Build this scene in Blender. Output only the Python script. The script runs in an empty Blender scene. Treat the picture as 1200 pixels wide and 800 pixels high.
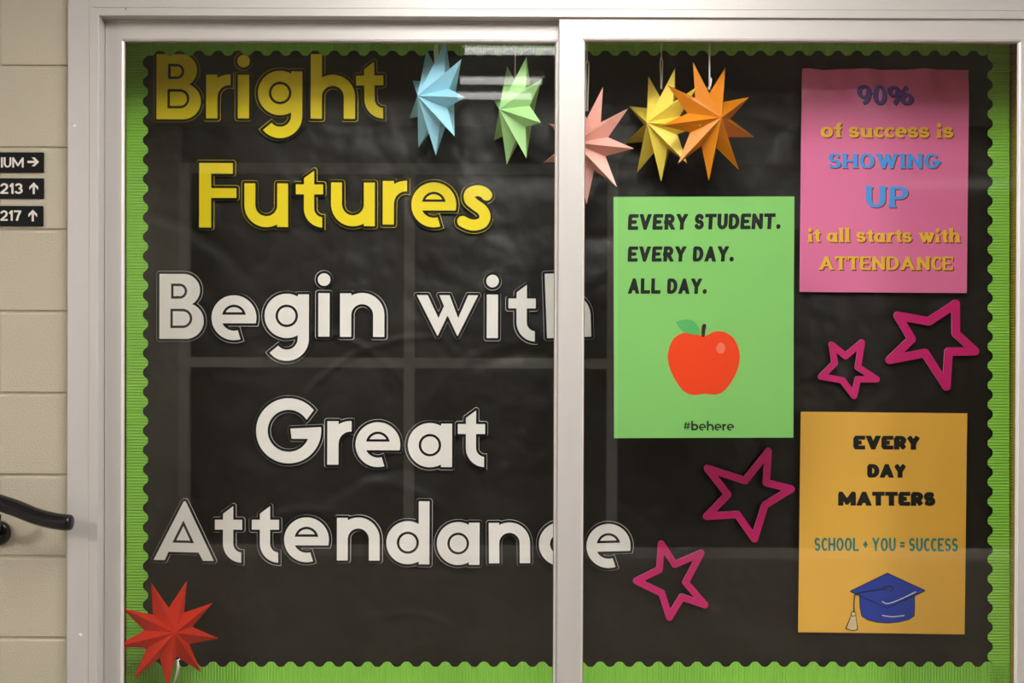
import bpy, bmesh, math, random
import numpy as np
from mathutils import Vector, Matrix, noise
from mathutils.geometry import tessellate_polygon
random.seed(7)
S = bpy.context.scene
C = S.collection

# ------------------------------------------------------------------ camera
FPX = 1178.0                       # focal length in pixels of a 1200 px wide frame
CAM = Vector((0.0, -2.5, 1.40))
ROT = Matrix.Rotation(math.radians(90 - 0.26), 3, 'X') @ Matrix.Rotation(0.0036, 3, 'Z')
cd = bpy.data.cameras.new('camera'); cam = bpy.data.objects.new('camera', cd); C.objects.link(cam)
cam.location = CAM; cam.rotation_euler = ROT.to_euler()
cd.sensor_width = 36.0; cd.lens = 36.0 * FPX / 1200.0; cd.clip_start = 0.02
S.camera = cam
# ------------------------------------------------------------------ world, exposure
w = bpy.data.worlds.new('world'); S.world = w; w.use_nodes = True
w.node_tree.nodes['Background'].inputs[0].default_value = (0.9, 0.95, 1.0, 1)
w.node_tree.nodes['Background'].inputs[1].default_value = 0.02
S.view_settings.view_transform = 'Standard'; S.view_settings.look = 'None'
S.view_settings.gamma = 1.0; S.view_settings.use_curve_mapping = False
S.view_settings.exposure = 0.08
KEY = 13.0       # brighter troffers far to the sides; the pair by the case:
NEAR = 14.5
FAR_FILL = 62.0       # radiance of the added fill panels that brighten the top of the board
TUBE = 4.2       # radiance of the small tubes

# ------------------------------------------------------------------ measuring: a photograph pixel seen on the plane y = const
def P(px, py, y=0.0):
    d = ROT @ Vector(((px - 600) / FPX, (400 - py) / FPX, -1.0))
    t = (y - CAM.y) / d.y
    return CAM + d * t
def PX(px, y=0.0, py=400): return P(px, py, y).x
def PZ(py, y=0.0, px=600): return P(px, py, y).z
def K(y): return (y - CAM.y) / FPX          # metres per pixel at depth y

# ------------------------------------------------------------------ materials
def srgb(c):
    return tuple((v / 255 / 12.92) if v / 255 <= 0.04045 else ((v / 255 + 0.055) / 1.055) ** 2.4 for v in c)
MATS = {}
def mat(name, rgb, rough=0.6, metal=0.0, var=0.06, vscale=6.0, bump=0.0, bscale=80.0, bdist=0.002, coat=0.0, spec=0.5, stretch=(1, 1, 1), emit=0.0, sheen=0.0, detail=4):
    if name in MATS: return MATS[name]
    m = bpy.data.materials.new(name); m.use_nodes = True; MATS[name] = m
    nt = m.node_tree; N = nt.nodes; L = nt.links
    b = N['Principled BSDF']
    tc = N.new('ShaderNodeTexCoord'); mp = N.new('ShaderNodeMapping'); mp.inputs['Scale'].default_value = stretch
    L.new(tc.outputs['Object'], mp.inputs['Vector'])
    nz = N.new('ShaderNodeTexNoise'); nz.inputs['Scale'].default_value = vscale; nz.inputs['Detail'].default_value = 3
    L.new(mp.outputs[0], nz.inputs['Vector'])
    rp = N.new('ShaderNodeMix'); rp.data_type = 'RGBA'
    lo = [max(0, c * (1 - var)) for c in rgb]; hi = [min(1, c * (1 + var)) for c in rgb]
    rp.inputs[6].default_value = (*lo, 1); rp.inputs[7].default_value = (*hi, 1)
    L.new(nz.outputs[0], rp.inputs[0]); L.new(rp.outputs[2], b.inputs['Base Color'])
    b.inputs['Roughness'].default_value = rough; b.inputs['Metallic'].default_value = metal
    b.inputs['Specular IOR Level'].default_value = spec
    b.inputs['Coat Weight'].default_value = coat; b.inputs['Coat Roughness'].default_value = 0.12
    if emit:
        b.inputs['Emission Color'].default_value = (1.0, 0.975, 0.94, 1); b.inputs['Emission Strength'].default_value = emit
    if bump:
        n2 = N.new('ShaderNodeTexNoise'); n2.inputs['Scale'].default_value = bscale; n2.inputs['Detail'].default_value = detail
        L.new(mp.outputs[0], n2.inputs['Vector'])
        bp = N.new('ShaderNodeBump'); bp.inputs['Strength'].default_value = bump; bp.inputs['Distance'].default_value = bdist
        L.new(n2.outputs[0], bp.inputs['Height']); L.new(bp.outputs[0], b.inputs['Normal'])
    return m

def glass_mat(name, tint=(0.985, 0.995, 0.985), ior=1.5):
    m = bpy.data.materials.new(name); m.use_nodes = True; MATS[name] = m
    nt = m.node_tree; N = nt.nodes; L = nt.links; N.clear()
    out = N.new('ShaderNodeOutputMaterial'); mix = N.new('ShaderNodeMixShader')
    tr = N.new('ShaderNodeBsdfTransparent'); tr.inputs[0].default_value = (*tint, 1)
    gl = N.new('ShaderNodeBsdfGlossy'); gl.inputs['Roughness'].default_value = 0.02; gl.inputs[0].default_value = (1, 1, 1, 1)
    fr = N.new('ShaderNodeFresnel'); geo = N.new('ShaderNodeNewGeometry')
    mx = N.new('ShaderNodeMix'); mx.data_type = 'FLOAT'
    mx.inputs[2].default_value = ior; mx.inputs[3].default_value = 1 / ior     # a thin sheet: same reflection from both sides
    L.new(geo.outputs['Backfacing'], mx.inputs[0]); L.new(mx.outputs[0], fr.inputs['IOR'])
    L.new(fr.outputs[0], mix.inputs[0]); L.new(tr.outputs[0], mix.inputs[1]); L.new(gl.outputs[0], mix.inputs[2])
    L.new(mix.outputs[0], out.inputs[0])
    return m

M_block = mat('painted_block', (0.48, 0.425, 0.325), 0.55, var=0.05, vscale=3, bump=1.0, bscale=230, bdist=0.0016, detail=4)
M_alu = mat('satin_aluminium', (0.535, 0.505, 0.485), 0.42, metal=0.15, var=0.03, vscale=5, bump=0.06, bscale=40, bdist=0.001, stretch=(14, 14, 0.6))
M_alu_h = mat('satin_aluminium_rail', (0.535, 0.505, 0.485), 0.42, metal=0.15, var=0.03, vscale=5, bump=0.06, bscale=40, bdist=0.001, stretch=(0.6, 14, 14))
M_bead = mat('glazing_bead', (0.78, 0.76, 0.74), 0.3, metal=0.2)
M_gasket = mat('bronze_gasket', (0.20, 0.13, 0.08), 0.5)
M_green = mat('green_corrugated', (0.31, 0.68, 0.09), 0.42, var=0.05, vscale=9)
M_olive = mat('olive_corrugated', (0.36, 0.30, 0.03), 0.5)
M_tan = mat('case_board', (0.60, 0.52, 0.40), 0.7)
M_glass = glass_mat('window_glass')
M_yel = mat('yellow_card', (0.95, 0.74, 0.006), 0.45, var=0.02, coat=0.1)
M_white = mat('white_card', (0.93, 0.87, 0.85), 0.45, var=0.02, coat=0.1)
M_black = mat('black_ink', (0.006, 0.006, 0.007), 0.30, coat=0.25)
M_print_black = mat('print_black', (0.010, 0.010, 0.010), 0.4)
M_magenta = mat('magenta_card', (0.66, 0.012, 0.17), 0.5, var=0.10, vscale=25)
M_cut = mat('white_cut_edge', (0.75, 0.6, 0.62), 0.7)
M_rail = mat('black_enamel', (0.006, 0.006, 0.007), 0.22, bump=0.25, bscale=60, bdist=0.001)
M_sign = mat('black_sign_plastic', (0.006, 0.006, 0.007), 0.6, spec=0.15)
M_signtxt = mat('white_sign_print', (0.74, 0.68, 0.62), 0.5)
M_cord = mat('white_cord', (0.93, 0.90, 0.88), 0.8)

# dark wrapping paper: creases in the sheen
M_paper = mat('black_kraft_paper', (0.014, 0.0108, 0.0088), 0.46, var=0.12, vscale=4, bump=0.55, bscale=8, bdist=0.035, spec=0.42, detail=2.2)
M_pink = mat('pink_poster_paper', (0.88, 0.20, 0.42), 0.36, var=0.03, vscale=4, coat=0.55)
M_lime = mat('green_poster_paper', (0.225, 0.53, 0.145), 0.40, var=0.04, vscale=4, coat=0.3)
M_orange = mat('orange_poster_paper', (0.93, 0.50, 0.075), 0.40, var=0.04, vscale=4, coat=0.3)
STARCOL = dict(
    blue=mat('blue_star_paper', (0.38, 0.74, 0.95), 0.45, coat=0.15),
    green=mat('green_star_paper', (0.47, 0.80, 0.33), 0.45, coat=0.15),
    pink=mat('pink_star_paper', (0.92, 0.44, 0.37), 0.45, coat=0.15),
    yellow=mat('yellow_star_paper', (0.92, 0.70, 0.09), 0.45, coat=0.15),
    orange=mat('orange_star_paper', (0.70, 0.225, 0.004), 0.34, coat=0.45),
    red=mat('red_star_paper', (0.62, 0.020, 0.002), 0.6, spec=0.2))

# ------------------------------------------------------------------ object helpers
def link(name, me, m, parent=None):
    o = bpy.data.objects.new(name, me); C.objects.link(o)
    if m is not None:
        for q in (m if isinstance(m, (list, tuple)) else [m]): me.materials.append(q)
    if parent is not None: o.parent = parent
    return o
def tag(o, label=None, cat=None, group=None, kind=None):
    if label: o['label'] = label
    if cat: o['category'] = cat
    if group: o['group'] = group
    if kind: o['kind'] = kind
    return o
def empty(name, loc=(0, 0, 0), rot=(0, 0, 0), parent=None):
    o = bpy.data.objects.new(name, None); C.objects.link(o); o.location = loc; o.rotation_euler = rot
    o.empty_display_size = 0.02
    if parent is not None: o.parent = parent
    return o
def bm_obj(name, bm, m, parent=None, smooth=False):
    bmesh.ops.recalc_face_normals(bm, faces=bm.faces)
    me = bpy.data.meshes.new(name); bm.to_mesh(me); bm.free()
    if smooth:
        for p in me.polygons: p.use_smooth = True
    return link(name, me, m, parent)
def box_bm(bm, x0, x1, y0, y1, z0, z1, bev=0.0):
    r = bmesh.ops.create_cube(bm, size=1.0)
    for v in r['verts']:
        v.co = Vector(((x0 + x1) / 2 + v.co.x * (x1 - x0), (y0 + y1) / 2 + v.co.y * (y1 - y0), (z0 + z1) / 2 + v.co.z * (z1 - z0)))
    if bev:
        es = list({e for v in r['verts'] for e in v.link_edges})
        bmesh.ops.bevel(bm, geom=es, offset=bev, segments=2, affect='EDGES', profile=0.5)
def box(name, x0, x1, y0, y1, z0, z1, m, parent=None, bev=0.0):
    bm = bmesh.new(); box_bm(bm, x0, x1, y0, y1, z0, z1, bev)
    return bm_obj(name, bm, m, parent)
def tube_bm(bm, pts, r, n=12, cap=True):
    pts = [Vector(p) for p in pts]; rings = []
    up = None
    for i, p in enumerate(pts):
        d = (pts[min(i + 1, len(pts) - 1)] - pts[max(i - 1, 0)]).normalized()
        if up is None:
            up = Vector((0, 0, 1)) if abs(d.z) < 0.9 else Vector((0, 1, 0))
        a = d.cross(up).normalized(); up = a.cross(d).normalized()
        rr = r[i] if isinstance(r, (list, tuple)) else r
        rings.append([bm.verts.new(p + (a * math.cos(t) + up * math.sin(t)) * rr) for t in [2 * math.pi * k / n for k in range(n)]])
    for A, B in zip(rings, rings[1:]):
        for k in range(n): bm.faces.new((A[k], A[(k + 1) % n], B[(k + 1) % n], B[k]))
    if cap:
        bm.faces.new(rings[0]); bm.faces.new(rings[-1])
def prism(name, prof, axis, f0, f1, m, parent=None):
    """prof: list of (u, y); axis 'z' -> u is x and the piece runs in z; axis 'x' -> u is z and it runs in x. f0/f1(u) give the mitred ends."""
    bm = bmesh.new(); A = []; B = []
    for u, y in prof:
        if axis == 'z':
            A.append(bm.verts.new((u, y, f0(u)))); B.append(bm.verts.new((u, y, f1(u))))
        else:
            A.append(bm.verts.new((f0(u), y, u))); B.append(bm.verts.new((f1(u), y, u)))
    n = len(prof)
    for i in range(n): bm.faces.new((A[i], A[(i + 1) % n], B[(i + 1) % n], B[i]))
    bm.faces.new(A); bm.faces.new(B[::-1])
    return bm_obj(name, bm, m, parent)

# ------------------------------------------------------------------ 2D shapes by distance functions (x right, y up)
def s_box(x0, y0, x1, y1):
    def f(X, Y):
        dx = np.abs(X - (x0 + x1) / 2) - (x1 - x0) / 2; dy = np.abs(Y - (y0 + y1) / 2) - (y1 - y0) / 2
        return np.hypot(np.maximum(dx, 0), np.maximum(dy, 0)) + np.minimum(np.maximum(dx, dy), 0)
    return f
def s_disc(cx, cy, r): return lambda X, Y: np.hypot(X - cx, Y - cy) - r
def s_ring(cx, cy, R, r): return lambda X, Y: np.abs(np.hypot(X - cx, Y - cy) - (R + r) / 2) - (R - r) / 2
def s_half(nx, ny, c):        # inside where nx*x+ny*y < c
    l = math.hypot(nx, ny)
    return lambda X, Y: (nx * X + ny * Y - c) / l
def s_ell(cx, cy, rx, ry):
    return lambda X, Y: (np.hypot((X - cx) / rx, (Y - cy) / ry) - 1) * min(rx, ry)
def s_poly(pts):
    pts = [np.array(p, float) for p in pts]
    def f(X, Y):
        d = np.full(X.shape, 1e9); ins = np.zeros(X.shape, bool)
        for i in range(len(pts)):
            a = pts[i]; b = pts[(i + 1) % len(pts)]; e = b - a
            wx = X - a[0]; wy = Y - a[1]
            t = np.clip((wx * e[0] + wy * e[1]) / (e @ e), 0, 1)
            d = np.minimum(d, np.hypot(wx - e[0] * t, wy - e[1] * t))
            c1 = (a[1] > Y) != (b[1] > Y)
            if abs(e[1]) > 1e-9:
                ins ^= c1 & (X < e[0] * (Y - a[1]) / e[1] + a[0])
        return np.where(ins, -d, d)
    return f
def U(*fs): return lambda X, Y: np.minimum.reduce([f(X, Y) for f in fs])
def I(*fs): return lambda X, Y: np.maximum.reduce([f(X, Y) for f in fs])
def sub(a, b): return lambda X, Y: np.maximum(a(X, Y), -b(X, Y))
def grow(f, r): return lambda X, Y: f(X, Y) - r
def sh(f, dx, dy): return lambda X, Y: f(X - dx, Y - dy)
def s_line(pts, t, closed=False, rnd=True):
    """stroke of half width t (number, or function of direction) with butt ends and round joins"""
    pts = [np.array(p, float) for p in pts]
    tf = t if callable(t) else (lambda e: t)
    def f(X, Y):
        d = np.full(X.shape, 1e9); n = len(pts); segs = n if closed else n - 1; prev = None
        ts = []
        for i in range(segs):
            a = pts[i]; b = pts[(i + 1) % n]; e = b - a; l = math.hypot(*e)
            if l < 1e-9: ts.append(0); continue
            tt = tf(e / l); ts.append(tt); e = e / l
            wx = X - a[0]; wy = Y - a[1]
            u = wx * e[0] + wy * e[1]; v = np.abs(-wx * e[1] + wy * e[0])
            dx = np.abs(u - l / 2) - l / 2; dy = v - tt
            d = np.minimum(d, np.hypot(np.maximum(dx, 0), np.maximum(dy, 0)) + np.minimum(np.maximum(dx, dy), 0))
        for i in range(n):
            if not closed and (i == 0 or i == n - 1):
                if rnd != 'caps': continue
                r = ts[0] if i == 0 else ts[-1]
            else: r = min(ts[i - 1], ts[i % len(ts)]) if rnd != 'caps' else ts[i - 1]
            d = np.minimum(d, np.hypot(X - pts[i][0], Y - pts[i][1]) - r)
        return d
    return f
def arc(cx, cy, rx, ry, a0, a1, n=14):
    return [(cx + rx * math.cos(math.radians(a0 + (a1 - a0) * k / n)), cy + ry * math.sin(math.radians(a0 + (a1 - a0) * k / n))) for k in range(n + 1)]
def smooth_pts(pts, n=8, closed=False):
    P_ = [np.array(p, float) for p in pts]; out = []; m = len(P_)
    for i in range(m if closed else m - 1):
        p1 = P_[i]; p2 = P_[(i + 1) % m]
        p0 = P_[(i - 1) % m] if (closed or i > 0) else 2 * p1 - p2
        p3 = P_[(i + 2) % m] if (closed or i + 2 < m) else 2 * p2 - p1
        for k in range(n):
            t = k / n
            out.append(0.5 * (2 * p1 + (p2 - p0) * t + (2 * p0 - 5 * p1 + 4 * p2 - p3) * t * t + (3 * p1 - 3 * p2 + p3 - p0) * t ** 3))
    if not closed: out.append(P_[-1])
    return out

def simplify(pts, eps):
    n = len(pts)
    if n < 8: return pts
    A = np.array(pts)
    j = int(np.argmax(np.hypot(*(A - A[0]).T)))
    keep = np.zeros(n + 1, bool); keep[[0, j, n]] = True
    B = np.vstack([A, A[:1]])
    st = [(0, j), (j, n)]
    while st:
        a, b = st.pop()
        if b - a < 2: continue
        e = B[b] - B[a]; l = math.hypot(*e); seg = B[a + 1:b] - B[a]
        d = np.abs(seg[:, 0] * e[1] - seg[:, 1] * e[0]) / l if l > 1e-9 else np.hypot(*seg.T)
        k = int(np.argmax(d))
        if d[k] > eps:
            k += a + 1; keep[k] = True; st += [(a, k), (k, b)]
    return [tuple(B[i]) for i in range(n) if keep[i]]
def contours(f, bbox, step, eps=None):
    x0, y0, x1, y1 = bbox; x0 -= step * 2.37; y0 -= step * 2.37; x1 += 2 * step; y1 += 2 * step
    nx = int((x1 - x0) / step) + 2; ny = int((y1 - y0) / step) + 2
    xs = x0 + np.arange(nx) * step; ys = y0 + np.arange(ny) * step
    X, Y = np.meshgrid(xs, ys, indexing='ij'); V = f(X, Y)
    V[0, :] = V[-1, :] = 1; V[:, 0] = V[:, -1] = 1
    V = np.where(np.abs(V) < 1e-7, 1e-7, V)
    s = V < 0; cnt = s[:-1, :-1].astype(int) + s[1:, :-1] + s[:-1, 1:] + s[1:, 1:]
    nb = {}; pos = {}
    def ep(k):
        if k in pos: return
        t, i, j = k; i2, j2 = (i + 1, j) if t == 0 else (i, j + 1)
        a = V[i, j]; b = V[i2, j2]; q = a / (a - b)
        pos[k] = (xs[i] + (xs[i2] - xs[i]) * q, ys[j] + (ys[j2] - ys[j]) * q)
    for i, j in zip(*np.nonzero((cnt > 0) & (cnt < 4))):
        i = int(i); j = int(j); c = (s[i, j], s[i + 1, j], s[i + 1, j + 1], s[i, j + 1])
        E = ((0, i, j), (1, i + 1, j), (0, i, j + 1), (1, i, j))
        cr = [k for k in range(4) if c[k] != c[(k + 1) % 4]]
        if len(cr) == 2: pr = [(cr[0], cr[1])]
        else: pr = [(0, 1), (2, 3)] if c[0] == (V[i:i + 2, j:j + 2].mean() < 0) else [(3, 0), (1, 2)]
        for a, b in pr:
            ep(E[a]); ep(E[b]); nb.setdefault(E[a], []).append(E[b]); nb.setdefault(E[b], []).append(E[a])
    loops = []; seen = set()
    for k in list(nb):
        if k in seen: continue
        lp = [k]; seen.add(k); cur = k
        while True:
            nx_ = [q for q in nb[cur] if q not in seen]
            if not nx_: break
            cur = nx_[0]; seen.add(cur); lp.append(cur)
        if len(lp) > 5: loops.append(simplify([pos[q] for q in lp], eps or step * 0.16))
    return [l for l in loops if len(l) > 2]

def inside(p, l):
    c = False; n = len(l)
    for i in range(n):
        a = l[i]; b = l[(i + 1) % n]
        if (a[1] > p[1]) != (b[1] > p[1]) and p[0] < (b[0] - a[0]) * (p[1] - a[1]) / (b[1] - a[1]) + a[0]: c = not c
    return c
def fill(loops):
    """triangles of a set of outlines with holes; every island is filled on its own"""
    dep = [sum(inside(l[0], m) for j, m in enumerate(loops) if j != i) for i, l in enumerate(loops)]
    vs = [p for l in loops for p in l]; st = []; q = 0
    for l in loops: st.append(q); q += len(l)
    tris = []
    for i, l in enumerate(loops):
        if dep[i] % 2: continue
        ids = [i] + [j for j, m in enumerate(loops) if dep[j] == dep[i] + 1 and inside(m[0], l)]
        mp = [st[j] + k for j in ids for k in range(len(loops[j]))]
        tris += [tuple(mp[v] for v in t) for t in tessellate_polygon([[Vector((p[0], p[1], 0)) for p in loops[j]] for j in ids])]
    out = []
    for a, b, c in tris:
        A, B, D = vs[a], vs[b], vs[c]
        ar = (B[0] - A[0]) * (D[1] - A[1]) - (B[1] - A[1]) * (D[0] - A[0])
        if abs(ar) < 1e-9: continue
        out.append((a, b, c) if ar > 0 else (a, c, b))
    return vs, out
def flat(name, groups, k, m, parent, y=0.0, th=0.0, side=None, disp=None):
    """groups: list of loop-sets in px (x right, y up) -> one mesh facing -Y. th: thickness to the back."""
    V = []; F = []; MI = []
    for loops in groups:
        vs, tr = fill(loops); o = len(V); n = len(vs)
        dd = [(disp(p[0], p[1]) if disp else 0.0) for p in vs]
        V += [(p[0] * k, y + d, p[1] * k) for p, d in zip(vs, dd)]
        F += [(a + o, b + o, c + o) for a, b, c in tr]; MI += [0] * len(tr)
        if th:
            V += [(p[0] * k, y + d + th, p[1] * k) for p, d in zip(vs, dd)]
            F += [(a + o + n, c + o + n, b + o + n) for a, b, c in tr]; MI += [0] * len(tr)
            q = 0
            for l in loops:
                nl = len(l); ar = sum(l[i][0] * l[(i + 1) % nl][1] - l[(i + 1) % nl][0] * l[i][1] for i in range(nl))
                for i in range(nl):
                    a = o + q + i; b = o + q + (i + 1) % nl
                    F.append((a, a + n, b + n, b)); MI.append(1 if side else 0)
                q += nl
    me = bpy.data.meshes.new(name); me.from_pydata(V, [], F); 
    for p, i in zip(me.polygons, MI): p.material_index = i
    me.validate(); me.update()
    return link(name, me, [m, side] if side else m, parent)

# ------------------------------------------------------------------ big geometric letters, units = photograph pixels
W_ = 13.2; XH = 51.0; CH = 75.5; R_ = 26.0
def band(f, t=2.9): return lambda X, Y: np.abs(f(X, Y) + t / 2) - t / 2
def D_(x0, y0, x1, y1):
    r = (y1 - y0) / 2; return U(s_box(x0, y0, x1 - r, y1), I(s_disc(x1 - r, y0 + r, r), s_half(-1, 0, -(x0))))
def big(ch):
    """(silhouette, list of inner outline shapes, width, bbox)"""
    c = (26, 25.7)
    if ch == 'B':
        sil = U(s_box(0, 0, 31, 42), s_disc(31, 21, 21), s_box(0, 38, 28.5, 76), s_disc(28.5, 57, 19))
        return sil, [D_(13.6, 47, 32.5, 64.7), D_(12.8, 12.6, 38.5, 35.2)], (0, 0, 53, 77)
    if ch == 'r':
        return U(s_box(0, 0, W_, XH), I(s_ring(27.3, 25, 26.3, 13.9), s_half(1, 0, 28.5), s_half(0, -1, -25))), [], (0, 0, 30, 53)
    if ch == 'i': return s_box(0, 0, W_, XH), [], (0, 0, 14, 52)
    if ch == 'dot': return s_disc(6.7, 66.8, 7.4), [], (-2, 58, 15, 76)
    if ch in 'ag':
        f = U(s_disc(*c, R_), s_box(39, 0 if ch == 'a' else -1, 52, XH))
        if ch == 'g':
            f = U(f, I(s_ring(26, -1, 26, 12.8), s_half(0, 1, -1), s_half(-15.8, 19.2, -15.8 * 26 - 19.2)))
        return f, [s_disc(*c, 13.2)], (-1, -28, 53, 53)
    if ch == 'd': return U(s_disc(24.5, 25.3, 25.3), s_box(37.2, 0, 49.8, 74)), [s_disc(24.5, 25.3, 13)], (-1, -1, 51, 75)
    if ch in 'hn':
        top = CH if ch == 'h' else XH
        return U(s_box(0, 0, W_, top), I(s_ring(26, 25.5, 26, 12.8), s_half(0, -1, -25.5)), s_box(38.8, 0, 52, 25.6)), [], (0, 0, 53, top + 1)
    if ch == 'u':
        return U(s_box(0, 25.5, 12.8, XH), I(s_ring(25.7, 25.5, 25.7, 12.8), s_half(0, 1, 25.5)), s_box(38.4, 0, 51.2, XH)), [], (0, -1, 52, 52)
    if ch == 't':
        return U(s_poly([(9.5, 22), (21.5, 22), (21.5, 66.5), (9.5, 57.5)]), s_box(0, 38.8, 32, 50.4),
                 I(s_ring(32, 22.5, 22.5, 10.5), s_half(1, 0, 31), s_half(0, 1, 22.5))), [], (0, 0, 33, 68)
    if ch == 'F': return U(s_box(0, 0, 14, 75.5), s_box(0, 63, 39.3, 75.5), s_box(0, 34.6, 43.6, 46)), [], (0, 0, 45, 77)
    if ch == 'e':
        ap = I(s_half(0, 1, 19.2), U(s_disc(26, 25.7, 15.2), s_half(-12.5, -3.7, -12.5 * 30.5 - 3.7 * 11.2)))
        ap = I(ap, s_half(-1, 0, -11))
        f = sub(s_disc(*c, 26.3), ap)
        eye = I(s_disc(26, 27, 14), s_half(0, -1, -29.2))
        return f, [eye], (-1, -1, 53, 53)
    if ch == 'c': return sub(s_ring(*c, 26.2, 12.8), s_poly([(26, 25.7), (70, 62), (70, -10)])), [], (-1, -1, 53, 53)
    if ch == 's':
        pts = [((x - 452) / 4.615, (405 - y) / 4.615) for x, y in [(604, 226), (585, 207), (550, 198), (512, 212), (508, 245), (540, 275), (575, 300), (592, 335), (578, 370), (538, 384), (500, 378), (464, 360)]]
        return s_line(smooth_pts(pts, 5), 6.4), [], (-2, -3, 39, 54)
    if ch == 'w':
        pts = [((x - 207) / 4.286, (487 - y) / 4.286) for x, y in [(207, 280), (262, 280), (316, 395), (344, 335), (320, 280), (372, 280), (415, 395), (465, 280), (515, 280), (412, 487), (362, 382), (312, 487)]]
        return s_poly(pts), [], (0, 0, 73, 50)
    if ch == 'A':
        pts = [((x - 80) / 4, (343 - y) / 4) for x, y in [(221, 66), (230, 66), (363, 345), (312, 345), (291, 306), (150, 303), (133, 342), (80, 341)]]
        cn = [((x - 80) / 4, (343 - y) / 4) for x, y in [(220, 155), (168, 260), (270, 262)]]
        return s_poly(pts), [s_poly(cn)], (0, -1, 72, 71)
    if ch == 'G':
        o = 38.2
        q = lambda L: [(x + o, y + o) for x, y in L]
        wedge = s_poly(q([(10, 3.2), (21, 13), (30, 25), (60, 65), (60, 5.6), (38.7, 4.2)]))
        bar = I(s_poly(q([(2, 2.7), (40, 4.6), (40, -9.5), (3.5, -9.3)])), s_disc(o, o, 38.2))
        inner = I(s_disc(o, o, 25), s_half(0, 1, o + 40))
        return U(sub(s_ring(o, o, 38.2, 24.6), wedge), bar), [], (-1, -1, 78, 78)
    if ch == 'b': return U(s_disc(26, 25.7, R_), s_box(0, 0, W_, CH)), [], (-1, -1, 53, 77)
    if ch == '#':
        return U(*[s_poly([(a, 8), (a + 8, 8), (a + 15, 66), (a + 7, 66)]) for a in (6, 26)], s_box(0, 22, 48, 30), s_box(3, 43, 51, 51)), [], (0, 5, 52, 68)
_bigc = {}
def big_layers(ch):
    if ch in _bigc: return _bigc[ch]
    sil, inner, bb = big(ch)
    parts = [sil]
    allsil = U(sil, big('dot')[0]) if ch == 'i' else sil
    bb2 = (bb[0] - 6, bb[1] - 6, bb[2] + 6, (76 if ch == 'i' else bb[3]) + 6)
    face = sil
    for c in inner: face = sub(face, band(c))
    lay = dict(face=contours(face, bb, 0.42), line=contours(grow(allsil, 3.1), bb2, 0.6), card=contours(grow(allsil, 3.35), bb2, 0.6))
    if ch == 'i': lay['dot'] = contours(big('dot')[0], big('dot')[2], 0.42)
    _bigc[ch] = lay
    return lay

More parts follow.
